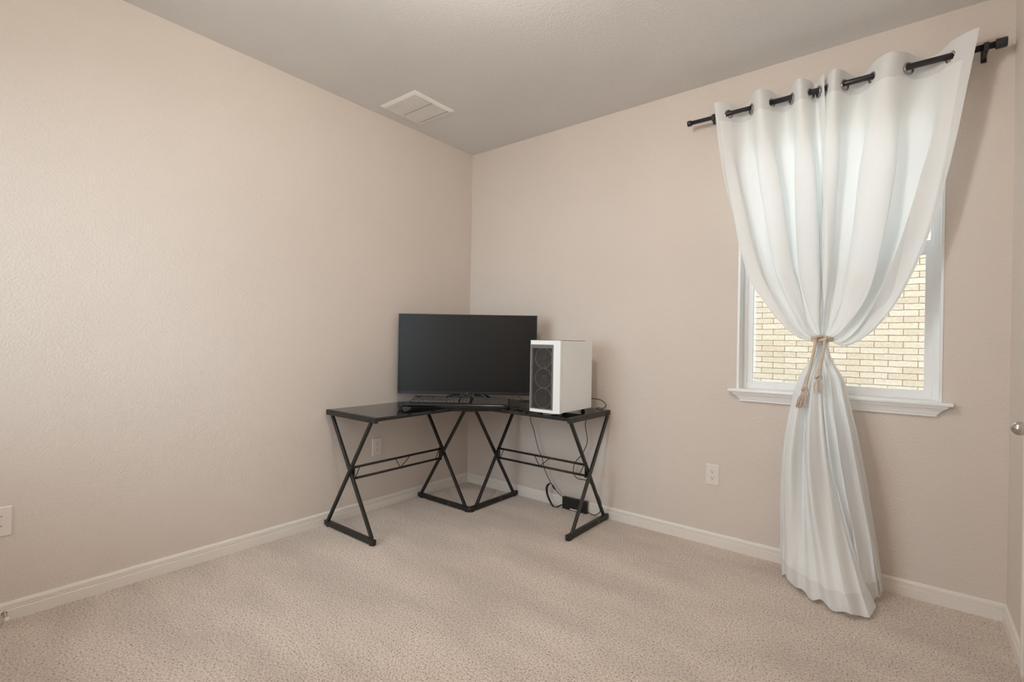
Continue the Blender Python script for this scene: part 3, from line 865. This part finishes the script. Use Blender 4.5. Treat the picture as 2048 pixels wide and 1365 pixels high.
for k in range(3):
    cz = iz0 + 0.008 + fh_ * (k + 0.5)
    fe = MB(); R0 = 0.060
    rot = Matrix.Translation((fcx + 0.008, y0 + 0.018, cz)) @ Matrix.Rotation(radians(90), 4, 'X')
    # frame corners
    fe.lathe([(R0 - 0.002, -0.008), (R0 + 0.002, -0.008), (R0 + 0.002, 0.010), (R0 - 0.002, 0.010), (R0 - 0.002, -0.008)], 48, rot)
    fo = fe.build('fan', M['fan'], pc, True)
    b = MB(); b.tube([rot @ Vector((R0 * cos(2 * pi * i / 48), R0 * sin(2 * pi * i / 48), 0.0105)) for i in range(48)], 0.0022, 8, closed=True); b.build('fan_ring', M['fan_ring'], fo)
    b = MB(); b.lathe([(0, 0.006), (0.019, 0.006), (0.020, 0.004), (0.020, -0.006)], 30, rot); b.build('hub', M['fan'], fo)
    b = MB()
    for j in range(9):
        a0 = 2 * pi * j / 9
        pa = []
        for s in range(6):
            r = 0.020 + 0.036 * s / 5; aa = a0 + 0.55 * s / 5
            pa.append((rot @ Vector((r * cos(aa), r * sin(aa), 0.004)), rot @ Vector((r * cos(aa + 0.42), r * sin(aa + 0.42), -0.004))))
        for q1, q2 in zip(pa, pa[1:]):
            vs = [b.bm.verts.new(v) for v in (q1[0], q2[0], q2[1], q1[1])]; b.bm.faces.new(vs)
    b.build('blade_set', M['fan'], fo)
b = MB(); b.box((x0 + 0.032, y0 + 0.010, zt - 0.0005), (x1 - 0.075, y0 + 0.032, zt + 0.0008)); b.build('port_panel', M['pc_black'], pc)
b = MB(); b.box((x0 + 0.02, yf + 0.02, z0 + PH - 0.0015), (x1 - 0.025, y1 - 0.05, z0 + PH + 0.0022), bev=0.0008); b.build('top_filter', M['pc_black'], pc)
for (fx_, fy_) in ((x0 + 0.035, y0 + 0.075), (x1 - 0.035, y0 + 0.075), (x0 + 0.035, y1 - 0.05), (x1 - 0.035, y1 - 0.05)):
    b = MB(); b.lathe([(0, 0.0004), (0.013, 0.0004), (0.0135, 0.006), (0.009, 0.010), (0.009, 0.014), (0.015, 0.018), (0.015, z0 + .001), (0, z0 + .001)], 22, Matrix.Translation((fx_, fy_, 0)))
    b.build('foot', M['pc_black'], pc)
# cable looping out of the back of the tower
b = MB(); b.tube(bezier_pts([(1.225, -0.176, 0.815), (1.245, -0.13, 0.812), (1.285, -0.075, 0.80), (1.305, -0.040, 0.765), (1.275, -0.028, 0.739), (1.22, -0.008, 0.735), (1.19, -0.0075, 0.70), (1.155, -0.05, 0.635), (1.178, -0.06, 0.52), (1.163, -0.06, 0.46), (1.13, -0.06, 0.402),
      (1.075, -0.05, 0.337), (1.065, -0.045, 0.267), (1.10, -0.045, 0.235), (1.17, -0.045, 0.235), (1.22, -0.045, 0.20), (1.262, -0.045, 0.15), (1.285, -0.045, 0.095), (1.277, -0.05, 0.045), (1.235, -0.05, 0.014), (1.176, -0.048, 0.022)], 8), 0.0028, 8)
adopt(b.build('power_cord', M['rubber']), pc)
# cord that drops to the power brick, with the brick's strap
b = MB(); b.tube(bezier_pts([(0.60, -0.075, 0.7365), (0.64, -0.03, 0.7365), (0.655, -0.0075, 0.73), (0.672, -0.03, 0.66), (0.690, -0.055, 0.60), (0.725, -0.06, 0.53), (0.747, -0.06, 0.459), (0.772, -0.06, 0.39), (0.800, -0.06, 0.345), (0.815, -0.06, 0.30), (0.832, -0.06, 0.25), (0.875, -0.055, 0.175), (0.905, -0.05, 0.135), (0.95, -0.045, 0.095), (0.985, -0.036, 0.072)], 8), 0.0026, 8)
b.tube([(0.893, -0.052, 0.150), (0.915, -0.049, 0.124)], 0.006, 10)
brick_cord = b.build('power_cord', M['rubber'])
pb = empty('power_brick', (1.073, -0.034, 0.0), 0.02)
tag(pb, 'black power adapter leaning against the baseboard under the desk', 'power adapter')
adopt(brick_cord, pb)
b = MB()
b.box((-0.097, -0.015, 0.003), (0.097, 0.015, 0.088), bev=0.006)
bmesh.ops.transform(b.bm, matrix=Matrix.Rotation(radians(0), 4, 'X'), verts=b.bm.verts[:])
pbo = b.build('adapter_body', M['gloss_black'], pb)
b = MB(); b.box((-0.03, -0.0155, 0.008), (0.03, -0.0149, 0.016)); b.build('rating_label', M['plastic_white'], pbo)
b = MB()      # flat velcro strap curling to the carpet
path = bezier_pts([(-0.185, -0.02, 0.165), (-0.205, -0.022, 0.158), (-0.222, -0.024, 0.13), (-0.215, -0.028, 0.085), (-0.185, -0.035, 0.040), (-0.155, -0.04, 0.012), (-0.135, -0.035, 0.006), (-0.118, -0.025, 0.015), (-0.096, -0.01, 0.028)], 8)
prev = None
for p_ in path:
    cur = (b.bm.verts.new(p_ + Vector((-0.004, -0.008, 0.002))), b.bm.verts.new(p_ + Vector((0.006, 0.006, -0.002))))
    if prev: b.bm.faces.new((prev[0], prev[1], cur[1], cur[0]))
    prev = cur
st = b.build('strap', M['rubber'], pb, True)
sm = st.modifiers.new('thickness', 'SOLIDIFY'); sm.thickness = 0.0018

# ------------------------------------------------------------------ curtain rod
RY, RZ = -0.09, 2.494
rod = empty('curtain_rod', (2.52, 0, RZ))
tag(rod, 'black metal curtain rod mounted above the window', 'curtain rod')
def rp(x, y=RY, z=0.0): return (x - 2.52, y, z)
b = MB(); b.cyl(rp(1.858), rp(2.24), 0.0118, 24); b.cyl(rp(2.236), rp(3.17), 0.0138, 24); b.build('pole', M['rod'], rod)
b = MB(); b.lathe([(0, -0.012), (0.0155, -0.012), (0.0165, -0.008), (0.0165, 0.006), (0.014, 0.010), (0.0119, 0.010)], 28, Matrix.Translation(rp(1.852)) @ Matrix.Rotation(radians(90), 4, 'Y')); b.build('end_cap', M['rod'], rod)
b = MB(); b.lathe([(0.0139, -0.020), (0.020, -0.018), (0.021, -0.014), (0.021, 0.014), (0.0195, 0.018), (0, 0.018)], 28, Matrix.Translation(rp(3.176)) @ Matrix.Rotation(radians(90), 4, 'Y')); b.build('end_cap', M['rod'], rod)
for x in (1.990, 3.128):
    b = MB()
    b.box((x - 2.52 - 0.010, -0.004, -0.030), (x - 2.52 + 0.010, -0.0003, 0.030), bev=0.001)
    b.box((x - 2.52 - 0.007, RY - 0.005, -0.021), (x - 2.52 + 0.007, -0.004, -0.014), bev=0.001)
    b.tube([rp(x - 0.009), rp(x + 0.009)], 0.0185, 24)
    b.box((x - 2.52 - 0.008, RY - 0.020, -0.026), (x - 2.52 + 0.008, RY - 0.008, 0.012), bev=0.002)
    b.cyl(rp(x, RY, -0.026), rp(x, RY, -0.016), 0.0035, 12)
    b.tube([rp(x, RY + 0.008 * cos(2 * pi * k / 20), -0.032 + 0.008 * sin(2 * pi * k / 20)) for k in range(20)], 0.0028, 8, closed=True)
    b.build('bracket', M['rod'], rod)

# ------------------------------------------------------------------ curtains
TOP = 2.556
KNOT = Vector((2.543, -0.128, 1.232))


def poly(pts):
    """smooth arc-length curve through (x, z) points -> f(t)"""
    c = bezier_pts([(x, 0, z) for x, z in pts], 14)
    L = [0.0]
    for a, b_ in zip(c, c[1:]): L.append(L[-1] + (b_ - a).length)
    tot = L[-1]
    def f(t):
        s = max(0, min(1, t)) * tot
        lo, hi = 0, len(L) - 1
        while hi - lo > 1:
            mid = (lo + hi) // 2
            if L[mid] <= s: lo = mid
            else: hi = mid
        k = (s - L[lo]) / max(1e-9, L[hi] - L[lo])
        p_ = c[lo].lerp(c[hi], k)
        return p_.x, p_.z
    return f


def sstep(a, b_, t):
    k = max(0.0, min(1.0, (t - a) / (b_ - a))); return k * k * (3 - 2 * k)


def interp(pts, t):
    for (a, va), (b_, vb) in zip(pts, pts[1:]):
        if t <= b_: 
            k = (t - a) / (b_ - a); return va + (vb - va) * k
    return pts[-1][1]


def make_curtain(name, label, side):
    if side < 0:
        outer = poly([(2.003, TOP), (2.035, 2.287), (2.07, 2.082), (2.11, 1.908), (2.155, 1.708), (2.211, 1.539), (2.279, 1.428), (2.353, 1.32), (2.423, 1.240), (2.473, 1.216), (2.510, 1.232)])
        inner = poly([(2.531, TOP), (2.543, 2.3), (2.556, 1.8), (2.556, 1.5), (2.545, 1.236)])
        gx = [2.003, 2.072, 2.187, 2.289, 2.384, 2.470, 2.506, 2.531]
        first = 1
        lowo = [(1.232, 2.512), (1.191, 2.515), (1.12, 2.485), (1.062, 2.457), (0.94, 2.424), (0.825, 2.402), (0.639, 2.374), (0.374, 2.362), (0.19, 2.362), (0.0, 2.37)]
        lowi = [(1.232, 2.545), (0.9, 2.560), (0.5, 2.585), (0.2, 2.60), (0.0, 2.62)]
        lowo.reverse(); lowi.reverse()
        hem = [(0.0, (2.372, -0.085)), (0.22, (2.42, -0.20)), (0.42, (2.50, -0.30)), (0.62, (2.60, -0.375)), (0.80, (2.700, -0.405)), (0.93, (2.765, -0.345)), (1.0, (2.785, -0.27))]
        k3, ph3 = 2.3, 0.4
    else:
        outer = poly([(3.102, TOP + 0.004), (3.068, 2.335), (3.033, 2.103), (2.991, 1.879), (2.948, 1.695), (2.894, 1.53), (2.83, 1.378), (2.757, 1.267), (2.679, 1.201), (2.619, 1.190), (2.574, 1.218)])
        inner = poly([(2.530, TOP), (2.524, 2.3), (2.522, 1.8), (2.528, 1.5), (2.542, 1.236)])
        gx = [3.102, 3.013, 2.867, 2.729, 2.619, 2.540, 2.530]
        first = 1
        lowo = [(1.232, 2.573), (1.192, 2.570), (1.10, 2.610), (1.022, 2.641), (0.783, 2.690), (0.571, 2.720), (0.337, 2.742), (0.152, 2.760), (0.0, 2.79)]
        lowi = [(1.232, 2.545), (0.9, 2.560), (0.5, 2.60), (0.3, 2.635), (0.0, 2.655)]
        lowo.reverse(); lowi.reverse()
        hem = [(0.0, (2.805, -0.085)), (0.3, (2.785, -0.17)), (0.55, (2.74, -0.235)), (0.8, (2.69, -0.22)), (1.0, (2.655, -0.12))]
        k3, ph3 = 2.2, 2.4
    root = empty(name, (2.5, -0.09, 0))
    tag(root, label, 'curtain', 'white grommet curtains tied together at the window')
    nseg = len(gx) - 1
    rnd = random.Random(5 + side)
    phs = [rnd.uniform(0, 6.28) for _ in range(6)]
    # crease positions: folds that run from the header into the knot
    def wave(s):
        q = s * nseg; i = min(nseg - 1, int(q)); f = q - i
        w = abs(gx[i + 1] - gx[i])
        amp = min(0.062, 0.016 + 0.46 * w)
        v = sin(pi * f)
        if i == 0: v = sin(pi / 2 * (1 + f))        # free edge stays in front
        if i == nseg - 1: v = sin(pi * f / 2)
        return (-1 if i % 2 == 0 else 1) * amp * v
    def xs(s):
        q = s * nseg; i = min(nseg - 1, int(q)); f = q - i
        return gx[i] + (gx[i + 1] - gx[i]) * f
    NU, NV, NL = (260, 190, 150) if side > 0 else (260, 190, 150)
    bm = bmesh.new()
    rows_ = []
    zlist = []
    for j in range(NV + 1):
        t = j / NV
        row = []
        ox, oz = outer(t); ix, iz = inner(t)
        a_top = 1 - sstep(0.10, 0.45, t) * 0.28 - sstep(0.45, 0.95, t) * 0.50
        for i in range(NU + 1):
            s = i / NU
            sp = (xs(s) - gx[0]) / (gx[-1] - gx[0])
            # columns start evenly on the fabric and crowd into the knot
            sp2 = sp + (s - sp) * sstep(0.3, 1.0, t) * 0.22
            x = ox + (ix - ox) * sp2; z = oz + (iz - oz) * sp2
            y = RY + wave(s) * a_top
            z -= 0.020 * max(0.0, wave(s)) / 0.062 * (1 - sstep(0.0, 0.12, t))      # the scoops behind the rod sag a little
            # gathering folds deepen towards the tie
            g = sstep(0.22, 0.72, t) * (1 - sstep(0.90, 1.0, t) * 0.8)
            w2 = sin(2 * pi * 5.2 * s + phs[0] + 0.5 * sin(3 * t + phs[1])) + 0.42 * sin(2 * pi * 9.7 * s + phs[2]) * sstep(.45, .8, t) + 0.22 * sin(2 * pi * 17 * s + phs[3]) * sstep(.6, .9, t)
            w2 = w2 / 1.35
            w2 = math.copysign(abs(w2) ** 0.8, w2)
            spread = abs(ox - ix) / 0.5
            y += 0.021 * g * w2 * min(1.0, 0.35 + spread)
            # overlap: push folds sideways so that layers lap over one another
            x += 0.017 * g * sin(2 * pi * 5.2 * s + phs[0] + 1.5) * min(1, spread + .1) * (1 if 0.02 < s < 0.98 else 0)
            x += -0.006 * sin(2 * pi * 2 * s + phs[4]) * sstep(.1, .5, t) * (1 - sstep(.8, 1, t)) * (1 if 0.02 < s < .98 else 0)
            # cloth doubles back on itself where the fold turns
            q = s * nseg; iw = min(nseg - 1, int(q)); wseg = abs(gx[iw + 1] - gx[iw])
            x += (1 if side > 0 else -1) * 0.27 * wseg * sin(2 * pi * q) * sstep(.08, .40, t) * (1 - sstep(.75, 1, t)) * sstep(.02, .10, s) * (1 - sstep(.90, .98, s))
            # heavy outer edge swings into the room and back to the tie
            y += -0.035 * sstep(0.55, 0.85, t) * (1 - s) * (1 - sstep(0.85, 1.0, t))
            y += (KNOT.y - RY) * sstep(0.6, 1.0, t)
            # small wrinkles near the gather
            nv = noise.noise(Vector((s * 30, t * 9, 3.1 * side)))
            y += 0.006 * nv * sstep(0.6, 0.85, t) * (1 - sstep(.95, 1, t))
            row.append(bm.verts.new((x - 2.5, y + 0.09, z)))
        rows_.append(row)
    # below the tie
    KW = rows_[-1]
    base = [v.co.copy() for v in KW]
    for j in range(1, NL + 1):
        u = j / NL
        zz = 1.232 * (1 - u ** 0.97) + 0.012
        row = []
        zc = max(0.0, zz)
        lo_x = interp(lowo, zc); li_x = interp(lowi, zc)
        g = u ** 3.0
        for i in range(NU + 1):
            s = i / NU
            x = lo_x + (li_x - lo_x) * s
            open_ = sstep(0.0, 0.18, u)
            amp = 0.014 + 0.050 * sstep(0.05, 0.6, u)
            fo = sin(2 * pi * k3 * s + ph3 + 0.6 * sin(2.2 * u)) + 0.38 * sin(2 * pi * (2 * k3 + 0.7) * s + phs[4] + u) + 0.16 * sin(2 * pi * 11 * s + phs[5]) * (1 - u)
            y = -0.135 - 0.045 * sstep(0, 0.45, u) - 0.03 * sin(pi * s) + amp * fo * 0.75
            hx, hy = 0, 0
            for (s0, p0), (s1, p1) in zip(hem, hem[1:]):
                if s <= s1 + 1e-9:
                    k = (s - s0) / (s1 - s0); k2 = k
                    hx = p0[0] + (p1[0] - p0[0]) * k2; hy = p0[1] + (p1[1] - p0[1]) * k2; break
            rip = 0.010 * sin(2 * pi * 7 * s + phs[1])
            x = x + (hx - x) * g; y = y + (hy + rip - y) * (u ** 2.4)
            x += 0.012 * amp / 0.05 * sin(2 * pi * k3 * s + ph3 + 1.4) * (1 - g) * (1 if .03 < s < .97 else 0)
            # loose cloth bellies out just above the carpet
            y -= 0.030 * math.exp(-((u - 0.93) / 0.05) ** 2) * (1 if side < 0 else .3)
            nv = noise.noise(Vector((s * 7, u * 6, 7.7 * side)))
            y += 0.008 * nv * sstep(.3, .7, u)
            y -= 0.028 * sstep(.93, 1.0, u) * (1 if side < 0 else 0.2)
            y = min(y, -0.022)
            z = zz + 0.010 * (1 + sin(2 * pi * 5 * s + phs[0])) * sstep(.9, 1, u)
            p_ = Vector((x - 2.5, y + 0.09, z))
            if u < 0.18:
                q = base[i].copy(); q.z = zz
                p_ = q.lerp(p_, sstep(0, 0.18, u)) if True else p_
                # keep the flare of the outline
                p_.x = q.x + (p_.x - q.x) * 1.0
            row.append(bm.verts.new(p_))
        rows_.append(row)
    # grommet holes
    gl = []
    for i in range(1, nseg):
        s = i / nseg
        if side < 0 and i == nseg: continue
        ds = 0.004
        tx = xs(s + ds) - xs(s - ds); ty = wave(s + ds) - wave(s - ds)
        gl.append((Vector((gx[i] - 2.5, 0.0, RZ - 0.0085)), Vector((tx, ty, 0)).normalized()))
    for j in range(len(rows_) - 1):
        for i in range(NU):
            a, b_, c, d = rows_[j][i], rows_[j][i + 1], rows_[j + 1][i + 1], rows_[j + 1][i]
            cen = (a.co + c.co) / 2
            skip = False
            if j < 30:
                for gc, _t in gl:
                    if (cen - gc).length < 0.0225: skip = True
            if skip: continue
            f = bm.faces.new((a, b_, c, d)); f.smooth = True
            zc = cen.z
            if TOP - zc < 0.108 and j < 40: f.material_index = 1
            elif i < (17 if side > 0 else 10) or i > NU - 4: f.material_index = 1
            elif j > len(rows_) - 12: f.material_index = 1
    me = bpy.data.meshes.new('fabric'); bm.to_mesh(me); bm.free()
    me.materials.append(M['cloth']); me.materials.append(M['hem'])
    o = bpy.data.objects.new('fabric', me); COL.objects.link(o); o.parent = root
    for gc, tg in gl:
        b = MB()
        up = Vector((0, 0, 1))
        nr = tg.cross(up)
        pts = [gc + tg * (0.0255 * cos(2 * pi * k / 36)) + up * (0.0255 * sin(2 * pi * k / 36)) for k in range(36)]
        b.tube(pts, 0.0046, 8, closed=True)
        b.build('grommet', M['ring'], root, True)
    return root


make_curtain('curtain', 'left panel of the tied white curtains, hanging on the side nearer the desk', -1)
make_curtain('curtain', 'right panel of the tied white curtains, its outer edge beside the rod bracket', 1)

# ------------------------------------------------------------------ rope tieback
rope = empty('rope_tieback', (KNOT.x, KNOT.y, KNOT.z))
tag(rope, 'beige twisted rope tied round both white curtains with two knotted tails', 'tieback')
def strands(b, path, R=0.0042, r=0.0036, pitch=0.022, n=3):
    """three strands twisted about a path"""
    L = [0.0]
    for a, c in zip(path, path[1:]): L.append(L[-1] + (c - a).length)
    for k in range(n):
        pts = []
        for i, p_ in enumerate(path):
            t = (path[min(i + 1, len(path) - 1)] - path[max(i - 1, 0)]).normalized()
            a = Vector((0, 1, 0)) if abs(t.y) < 0.8 else Vector((0, 0, 1))
            x = t.cross(a).normalized(); y = t.cross(x)
            ang = 2 * pi * (L[i] / pitch + k / n)
            pts.append(p_ + (x * cos(ang) + y * sin(ang)) * R)
        b.tube(pts, r, 6)
b = MB()
loop = []
for k in range(121):
    a = 2 * pi * k / 120
    loop.append(Vector((0.041 * cos(a), 0.030 * sin(a), -0.004 + 0.006 * sin(a) )))
strands(b, loop, 0.0048, 0.0042); strands(b, [p_ + Vector((0, 0, -0.011)) for p_ in loop], 0.0048, 0.0042)
b.build('loop', M['rope'], rope)
b = MB()     # flat knot at the front
kp = [Vector((0.024 * cos(2 * pi * k / 40), -0.040 + 0.010 * sin(4 * pi * k / 40), -0.008 + 0.010 * sin(2 * pi * k / 40))) for k in range(41)]
strands(b, kp, 0.0045, 0.0042); b.build('knot', M['rope'], rope)
def tail(pts, tas):
    b = MB(); pth = bezier_pts(pts, 26); strands(b, pth, 0.0040, 0.0036, 0.020); o = b.build('tail', M['rope'], rope)
    e_ = Vector(pts[-1])
    b = MB()
    kq = [e_ + Vector((0.010 * cos(2 * pi * k / 30), 0.007 * sin(4 * pi * k / 30), 0.009 * sin(2 * pi * k / 30))) for k in range(31)]
    strands(b, kq, 0.0034, 0.0036)
    rn = random.Random(int(abs(e_.x) * 9999))
    for k in range(tas[1]):
        dx = rn.uniform(-1, 1); dy = rn.uniform(-1, 0.2)
        tip = e_ + Vector(tas[0]) + Vector((dx * 0.019, dy * 0.010, rn.uniform(-0.010, 0.008)))
        mid = e_.lerp(tip, 0.5) + Vector((dx * 0.010, dy * 0.006, 0))
        b.tube(bezier_pts([e_, mid, tip], 4), 0.0017, 5)
    b.build('tassel', M['rope'], o)
tail([(-0.020, -0.042, -0.012), (-0.027, -0.062, -0.08), (-0.043, -0.082, -0.18), (-0.058, -0.090, -0.265)], ((-0.021, -0.004, -0.082), 22))
tail([(0.018, -0.042, -0.012), (0.015, -0.064, -0.07), (0.007, -0.080, -0.14), (-0.001, -0.088, -0.200)], ((-0.001, -0.004, -0.072), 10))
